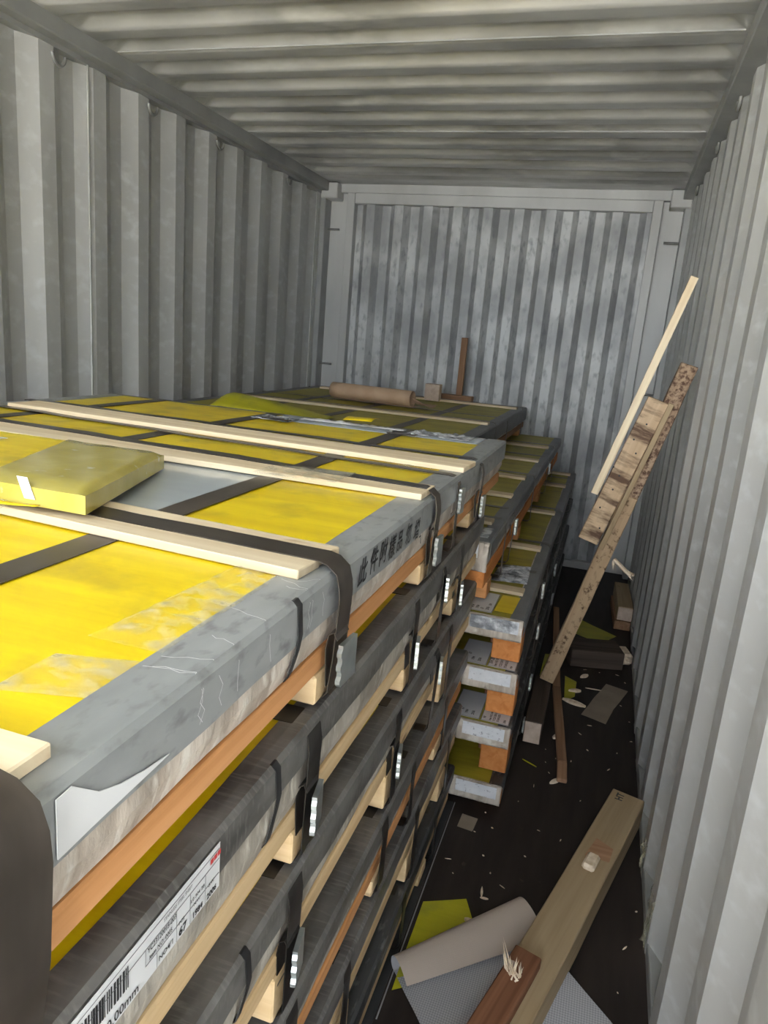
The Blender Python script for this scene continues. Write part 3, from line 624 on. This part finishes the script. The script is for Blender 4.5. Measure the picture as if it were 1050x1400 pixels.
obj('seam_tape', beam('tmp', (.125, .7705, 1.181), (.150, .7705, 1.181), .002, .032, 'wood_cut').data.copy() and gridbm(lambda u, v: (.135+.018*u-.012*v, .769, 1.167+.03*v), 2, 3, .0006), 'white', P)
bpy.data.objects.remove(bpy.data.objects['tmp'])
obj('label', polybm([(-.30, 1.00, 1.184), (-.19, 1.01, 1.184), (-.17, 1.05, 1.1825), (-.30, 1.06, 1.182)], 0, .0006), 'crumple', P)
# yellow ribbon and twisted clear tape beside it
o = obj('yellow_tape', gridbm(lambda u, v: (-.25+.42*u, .752+.010*v-.01*math.sin(u*3), 1.166+.012*v*(1-u)+.006*math.sin(u*6)), 24, 2, .0006), 'yellow', smooth=True)
props(o, 'loose strip of bright yellow tape hanging beside the wrapped sample pack', 'tape')
def twist(u, v):
    x = -.12+.23*u; a = 2.6*max(0, u-.62)/.38
    return (x, .735+.055*(v-.5)*math.cos(a)+.012*u+.03*max(0, u-.8)*5*.2, 1.1400+.012*max(0, u-.6)/.4+.024*abs((v-.5)*math.sin(a))+.006*abs(noise.noise(Vector((u*13, v*6, 2)))))
o = obj('twisted_clear_tape', gridbm(twist, 40, 6, .0004), 'film', smooth=True); props(o, 'twisted piece of clear tape curling on the yellow film near the batten', 'tape')

# ------------------------------------------------------------------ on the rear stack
def roll(name, A, ax, L, r, tail, mat, label, cat, lift=0, turns=1.15, start=-.3, thick=.0012, taper=0):
    """paper sheet rolled round the axis ax, tail running off along the ground"""
    ax = Vector(ax).normalized(); side = Vector((0, 0, 1)).cross(ax).normalized()
    def f(u, v):
        if v < .75:
            a = start+turns*2*math.pi*(v/.75); rr_ = r*(.84+.16*v/.75)
            rr_ *= 1
            p_ = Vector(A)+ax*(L*u)+Vector((0, 0, r+.002))+(side*math.sin(a)*-1+Vector((0, 0, -math.cos(a))))*rr_
        else:
            a = start+turns*2*math.pi; q = (v-.75)/.25
            p0 = Vector(A)+ax*(L*u)+Vector((0, 0, r+.002))+(side*-math.sin(a)+Vector((0, 0, -math.cos(a))))*r
            p_ = p0+side*tail*q; p_.z = p0.z*(1-q)+(A[2]+.003)*q
        p_.z += .0015*noise.noise(Vector((u*4, v*4, 1)))
        return p_
    o = obj(name, gridbm(f, 10, 56, thick), mat, smooth=True); return props(o, label, cat)
roll('paper_roll', (-.64, 3.87, ZR+.004), (1, -.14, 0), .50, .047, .12, 'kraft', 'roll of brown kraft paper lying on top of the rear stack', 'paper', turns=1.05, start=-.6)
# open flap at the roll's end
o = obj('kraft_flap', gridbm(lambda u, v: (-.15+.10*u+.02*v, 3.82+.10*v, ZR+.006+.055*(1-v)**2*(1-u*.8)+.02*v*v), 8, 8, .0012), 'kraft', smooth=True)
props(o, 'curled open flap of kraft paper beside the roll on the rear stack', 'paper')
def bulge(u, v):
    x = -.80+.52*u; y = 2.74+.26*v
    h = .082*math.sin(min(1, u*6)*math.pi/2)*(1-u)**.6*math.sin(math.pi*(.1+.8*v))
    return (x, y, ZR+.003+h)
o = obj('curled_film', gridbm(bulge, 26, 12, .0008), 'yellow_floor', smooth=True); props(o, 'curled yellow film humped up at the wall side of the rear stack', 'film')
o = obj('yellow_tag', gridbm(lambda u, v: (.085+.095*u, 2.13+.085*v, Z1+.014+.012*math.sin(v*2+.5)+.003*u), 4, 6, .0008), 'yellow', smooth=True); props(o, 'small square yellow tag lying on white tape at the far end of the front stack', 'tag')
for nm, c in (('rear', (-.10, 2.035)), ('front', (.305, 2.05))):
    t = thing('strap_buckle', 'dark buckle plate with bright rivets %s' % ('beside the crumpled film of the front stack' if nm == 'rear' else 'on the dark band of the front stack'), 'buckle', (c[0], c[1], 1.14))
    obj('plate', boxbm(c[0]-.045, c[0]+.045, c[1]-.014, c[1]+.014, 1.1440, 1.147, .001), 'strap', t)
    for s in (-1, 1): obj('rivet', boxbm(c[0]+s*.034-.006, c[0]+s*.034+.006, c[1]-.006, c[1]+.006, 1.147, 1.152, .002), 'clip', t)
b = bar('wood_block', -.245, -.150, 4.45, 4.52, ZR, ZR+.105, 'wood_cut', None, axis=1); props(b, 'small upright pale wood block standing behind the paper roll', 'block')
t = thing('wood_upright', 'brown wooden stick standing upright on a flat board at the end wall', 'stick', (-.07, 4.72, ZR))
bar('foot_board', -.22, .02, 4.66, 4.74, ZR, ZR+.035, 'wood_brown', t); bar('upright', -.095, -.055, 4.70, 4.725, ZR+.035, 1.455, 'wood_brown', t)

# ------------------------------------------------------------------ timbers
t = thing('leaning_beam', 'long spotted timber leaning against the container wall above the short dark timber', 'beam', (.80, 2.82, .10))
A, B = Vector((.803, 2.822, .101)), Vector((1.131, 2.805, 1.413))
mid = A+(B-A)*.62
beam('beam', A, mid, .058, .045, 'wood_lean', t, upv=(0, -1, 0), rag=.003); beam('mouldy_top', mid, B, .060, .046, 'wood_lean_top', t, upv=(0, -1, 0), rag=.004)
def splinters(name, c, d, n, L, r, parent, seed=1, spread=.35, mat='splinter'):
    rr_ = random.Random(seed); bm = bmesh.new(); d = Vector(d).normalized()
    for k in range(n):
        q = (d+Vector((rr_.uniform(-1, 1), rr_.uniform(-1, 1), rr_.uniform(-1, 1)))*spread).normalized(); l = L*rr_.uniform(.45, 1)
        s = q.orthogonal().normalized(); s2 = q.cross(s); b0 = Vector(c)+Vector((rr_.uniform(-1, 1), rr_.uniform(-1, 1), rr_.uniform(-1, 1)))*r*2; w_ = r*rr_.uniform(.4, 1)
        v = [bm.verts.new(b0+s*w_), bm.verts.new(b0-s*w_*.5+s2*w_), bm.verts.new(b0-s*w_*.5-s2*w_), bm.verts.new(b0+q*l)]
        for f in ((0, 1, 2), (0, 3, 1), (1, 3, 2), (2, 3, 0)): bm.faces.new([v[i] for i in f])
    o = obj(name, bm, mat, parent); return o
o = beam('split_piece', (.985, 2.79, .665), (1.055, 2.77, .615), .018, .012, 'splinter', t); splinters('splintered_end', (1.045, 2.77, .625), (1, 0, -.7), 14, .035, .004, t, 3)['kind'] = 'stuff'
splinters('split_fibres', (.985, 2.78, .655), (.2, 0, -1), 6, .045, .003, t, 5)['kind'] = 'stuff'
t = thing('pallet_offcut', 'nailed offcut of a pale slat and stained board leaning on the spotted timber', 'wood offcut', (.95, 2.79, .70))
beam('slat', (.8765, 2.765, .913), (1.0935, 2.765, 1.706), .027, .018, 'batten', t, upv=(0, -1, 0), bevel=.001)
beam('stained_board', (.879, 2.793, .722), (1.048, 2.793, 1.280), .076, .030, 'wood_stained', t, upv=(0, -1, 0), bevel=.002)
beam('thin_batten', (.930, 2.786, .70), (1.0925, 2.786, 1.272), .018, .040, 'wood_beige', t, upv=(0, -1, 0), bevel=.001)
for (x, z) in ((.905, .86), (.955, .99), (.985, 1.13), (1.02, 1.19), (.915, .78), (.94, .935), (.93, 1.02), (1.0, 1.08)):
    bm = bmesh.new(); bmesh.ops.create_cone(bm, cap_ends=True, segments=8, radius1=.0035, radius2=.0035, depth=.003); bmesh.ops.rotate(bm, verts=bm.verts, matrix=Matrix.Rotation(math.pi/2, 3, 'X')); bmesh.ops.translate(bm, verts=bm.verts, vec=(x, 2.777, z))
    obj('nail_head', bm, 'ink', t)
# short dark timber under the leaning beam
t = thing('short_timber', 'short dark timber with a white cut end beside the rear stack', 'beam', (.79, 2.65, 0))
bar('timber', .757, .822, 2.462, 2.86, .002, .092, 'wood_dark', t); obj('cut_end', boxbm(.760, .819, 2.458, 2.463, .006, .088, .001), 'wood_cut', t)
# thin lath lying on the floor
t = thing('wood_lath', 'thin orange brown lath lying lengthwise on the floor', 'lath', (.86, 2.8, 0))
beam('lath', (.910, 2.36, .014), (.845, 2.95, .012), .034, .016, 'wood_brown', t); beam('far_length', (.845, 2.95, .012), (.765, 3.95, .012), .032, .015, 'wood_brown', t); beam('broken_tip', (.917, 2.25, .012), (.910, 2.36, .014), .034, .015, 'wood_brown', t)
# big beige beam near the camera
t = thing('floor_beam', 'long beige timber lying on the floor against the container wall', 'beam', (.98, 1.6, 0))
A, B = Vector((1.122, 2.145, .046)), Vector((.745, .80, .046))
beam('beam', A, B, .100, .088, 'wood_beige', t, rag=.004)
o = beam('knot_block', (1.025, 1.795, .100), (1.008, 1.735, .100), .034, .020, 'splinter', t, bevel=.006)
obj('dark_stain', polybm([(1.0, 1.80, .0905), (1.065, 1.795, .0905), (1.075, 1.855, .0905), (1.03, 1.885, .0905)], 0, .0006), 'wood_brown', t)
text('grade_stamp', 'HT', .03, (1.098, 2.095, .0915), (.25, 1, 0), (-1, .25, 0), 'ink', t, .001)
# red broken timber on top of it
t = thing('broken_timber', 'reddish broken timber with a splintered end lying over the beige timber', 'beam', (.83, 1.2, .09))
A, B = Vector((.892, 1.385, .106)), Vector((.705, .74, .106))
beam('timber', A, B, .062, .030, 'wood_red', t, rag=.003)
obj('broken_face', boxbm(.845, .868, 1.315, 1.345, .1, .1235, .004), 'wood_cut', t)
splinters('splinters', (.872, 1.30, .122), (-.25, .3, 1), 22, .035, .005, t, 11, .5)['kind'] = 'stuff'
splinters('long_splinter', (.865, 1.315, .122), (-.38, .45, .75), 3, .075, .006, t, 12, .08)['kind'] = 'stuff'
# timbers by the end of the aisle
t = thing('cross_timber', 'dark timber lying across the aisle with a pale broken end at the wall', 'beam', (1.0, 3.3, 0))
beam('timber', (.865, 3.29, .045), (1.10, 3.36, .045), .15, .085, 'wood_dark', t, rag=.005); beam('broken_end', (1.10, 3.35, .05), (1.150, 3.365, .05), .11, .055, 'splinter', t, rag=.008, bevel=.012)
splinters('splinters', (1.13, 3.31, .06), (.6, -.8, -.2), 16, .04, .004, t, 15)['kind'] = 'stuff'
t = thing('pale_end_timber', 'grey brown timber with a pale square end, upper of two by the wall', 'beam', (1.12, 4.0, .052))
beam('timber', (1.125, 3.825, .092), (1.105, 4.26, .092), .078, .076, 'wood_beige', t); obj('cut_end', boxbm(1.088, 1.162, 3.818, 3.824, .057, .127, .001), 'wood_cut', t)
b = beam('under_timber', (1.12, 3.82, .026), (1.10, 4.24, .026), .085, .050, 'wood_brown'); props(b, 'reddish brown timber beneath the pale ended one by the wall', 'beam')

# ------------------------------------------------------------------ paper and film on the floor
def scrap(name, pts, label, cat, mat, z=.0015, amp=.006, seed=0, group=None):
    bm = bmesh.new(); vs = [bm.verts.new((x, y, z)) for x, y in pts]; bm.faces.new(vs)
    bmesh.ops.triangulate(bm, faces=bm.faces[:]); bmesh.ops.subdivide_edges(bm, edges=bm.edges[:], cuts=5, use_grid_fill=True)
    bmesh.ops.triangulate(bm, faces=bm.faces[:])
    for v in bm.verts: v.co.z += amp*max(0, noise.noise(Vector((v.co.x*7, v.co.y*7, seed)))+.15)
    r_ = bmesh.ops.extrude_face_region(bm, geom=bm.faces[:])
    for e in r_['geom']:
        if isinstance(e, bmesh.types.BMVert): e.co.z += .0009
    o = obj(name, bm, mat, smooth=True); smooth_by_angle(o, 40); return props(o, label, cat, group)
scrap('yellow_sheet', [(.612, 1.56), (.716, 1.612), (.768, 1.50), (.75, 1.38), (.612, 1.28)], 'olive yellow film sheet on the floor behind the foam backed paper', 'film', 'yellow_floor', seed=1)
scrap('yellow_sheet', [(.973, 1.405), (.990, 1.41), (1.05, 1.345), (1.10, 1.20), (.95, 1.10), (.93, 1.20)], 'yellow film scrap near the wall, beside the beige timber', 'film', 'yellow_floor', seed=2)
scrap('yellow_sheet', [(.90, 3.86), (1.095, 3.71), (1.015, 3.57), (.86, 3.66), (.855, 3.82)], 'yellow film scrap behind the dark cross timber', 'film', 'yellow_floor', seed=3)
scrap('yellow_sheet', [(.765, 3.30), (.82, 3.32), (.83, 3.02), (.762, 2.95)], 'yellow film scrap beside the rear stack behind the leaning timber foot', 'film', 'yellow_floor', seed=4)
scrap('yellow_sheet', [(.872, 3.10), (.925, 3.06), (.925, 2.92), (.885, 2.86)], 'small yellow film scrap just past the lath in the aisle', 'film', 'yellow_floor', seed=5)
scrap('card_piece', [(1.052, 3.11), (1.145, 3.08), (1.11, 2.96), (1.085, 2.88), (1.055, 2.735), (.958, 2.765), (1.0, 2.93)], 'grey brown card piece lying flat on the dark floor', 'card', 'board', amp=.010, seed=6)
scrap('card_scrap', [(.635, 1.955), (.685, 1.95), (.680, 1.885), (.632, 1.89)], 'small grey card scrap below the rear stack end', 'card', 'board', amp=.004, seed=7)
scrap('film_offcut', [(.60, 2.0), (.603, 2.0), (.603, 1.2), (.60, 1.2)], 'pale edge strip lying along the foot of the front stack', 'strip', 'line', amp=.002, seed=8)
# rubber strip under the front stack edge
o = obj('rubber_strip', boxbm(.558, .596, -.3, 2.0, .0005, .0028), 'rubber'); props(o, 'black rubber strip on the floor along the front stack', 'strip')
# foam backed paper: flat sheet whose far edge curls over towards the camera
AX = Vector((.26, .27, 0)).normalized(); PV = Vector((.72, -.69, 0)).normalized()
def foam(u, v):
    L = .375; base = Vector((.605, 1.325, .004))+AX*(L*u)
    r = .020+.012*u; s = v
    if s < .45:      # curl, from the free edge hanging over the sheet down to the fold
        q = s/.45; a = math.pi*1.5*(1-q)                        # 0 on the floor
        p_ = base+PV*(-math.sin(a)*r)+Vector((0, 0, r-math.cos(a)*r))
        if a > math.pi: p_ = base+PV*((a-math.pi)*r*1.7)+Vector((0, 0, 2*r-(a-math.pi)**2*r*.55))
    else:
        q = (s-.45)/.55; p_ = base+PV*(q*.52)
        p_ += AX*(-.07*q*(1-u))
        p_.z += .012*math.exp(-((q-.28)/.16)**2)*(1-u*.5)+.007*max(0, noise.noise(Vector((p_.x*6, p_.y*6, 3))))*q
    return p_
o = obj('foam_backed_paper', gridbm(foam, 30, 70, 0, uv=(.375, .9)), 'foam', smooth='keep'); o.data.polygons.foreach_set('use_smooth', [True]*len(o.data.polygons))
props(o, 'grey foam backed paper sheet curled over at its far edge under the broken timber', 'paper')

# wood chips and splinters on the floor
rc = random.Random(21)
def chip(x, y, L, w, h, a, label, group=None, bent=0, mat='splinter', z=.0):
    bm = bmesh.new(); n = 5; rows = []
    for i in range(n+1):
        t_ = i/n*2-1; ww = w*(1-abs(t_)**2*.75); zz = h*.5*(1-t_*t_)+bent*t_*t_
        rows.append([bm.verts.new(p_) for p_ in ((t_*L/2, -ww/2, z), (t_*L/2, ww/2, z), (t_*L/2, ww*.3, z+h*.6+zz*.5), (t_*L/2, -ww*.35, z+h*.5+zz*.4))])
    for p_, q in zip(rows, rows[1:]):
        for k in range(4): bm.faces.new((p_[k], p_[(k+1) % 4], q[(k+1) % 4], q[k]))
    bm.faces.new(rows[0]); bm.faces.new(rows[-1][::-1])
    o = obj('wood_chip', bm, mat, Mx=Matrix.Translation((x, y, .0006)) @ Matrix.Rotation(a, 4, 'Z')); return props(o, label, 'wood chip', group)
chip(.925, 2.86, .10, .035, .012, -.3, 'large pale wood chip between the lath and the grey card piece')
chip(.922, 2.97, .055, .022, .014, .4, 'crumpled pale chip just behind the largest wood chip')
chip(.955, 3.14, .05, .022, .012, .9, 'white chip in front of the dark cross timber')
chip(.895, 2.255, .05, .018, .01, .9, 'pale pointed chip at the broken tip of the lath')
chip(.872, 2.55, .035, .020, .008, 1.3, 'grey chip between the short timber and the lath')
chip(.742, 1.535, .034, .016, .010, -.2, 'pale chip on the corner of the olive yellow sheet', z=.006)
chip(.750, 1.655, .036, .007, .006, 1.7, 'slender curved chip lying past the olive yellow sheet')
chip(.760, 1.635, .022, .007, .004, .1, 'tiny chip touching the slender curved chip')
chip(1.02, 1.32, .062, .003, .003, -.7, 'needle thin splinter beside the beige timber')
chip(.80, 2.33, .06, .004, .004, -.5, 'thin greenish splinter near the white cut end', mat='yellow_floor')
chip(1.0, 3.03, .07, .006, .004, .1, 'long thin splinter in front of the grey card corner')
spots = [(1.12, 2.92), (1.14, 2.80), (1.10, 2.55), (1.06, 2.40), (1.15, 2.66), (.88, 2.42), (.86, 2.38), (.84, 2.44), (.90, 2.48), (.875, 2.30), (.82, 2.20), (.79, 2.10), (.86, 1.98), (.74, 1.93), (.72, 1.80), (.76, 1.74), (.80, 1.70), (.98, 2.2), (1.02, 2.0), (1.14, 1.75), (1.12, 1.60), (1.10, 1.48), (1.15, 1.40), (1.07, 3.30), (1.03, 3.22), (.96, 3.2), (.93, 3.06), (.97, 2.60), (1.0, 2.50), (.945, 2.42), (.70, 1.99), (.69, 1.88), (.64, 1.75), (.88, 2.72), (.99, 2.70), (1.13, 3.18), (1.10, 3.24), (.84, 1.86), (.93, 1.95), (.66, 1.68)]
for k, (x, y) in enumerate(spots):
    chip(x+rc.uniform(-.01, .01), y+rc.uniform(-.02, .02), rc.choice((.005, .007, .010, .018)), rc.uniform(.002, .005), rc.uniform(.002, .004), rc.uniform(0, 3.1), 'tiny pale wood crumb scattered on the dark aisle floor', 'wood crumbs on the aisle floor')
# plastic scraps stuck along the foot of the wall
def loosefilm(x, y, z, s, seed, label):
    o = obj('plastic_scrap', gridbm(lambda u, v: (XW-.004-.02*abs(noise.noise(Vector((u*3, v*3, seed)))), y-s/2+s*u, z+s*2*v+.01*noise.noise(Vector((u*4, v*4, seed)))), 8, 10, .0006), 'film', smooth=True); return props(o, label, 'plastic')
loosefilm(0, 1.62, .03, .07, 4, 'crinkled clear plastic hanging at the foot of the corrugated wall')
loosefilm(0, 1.88, .03, .05, 7, 'smaller clear plastic scrap at the wall by the beige timber end')
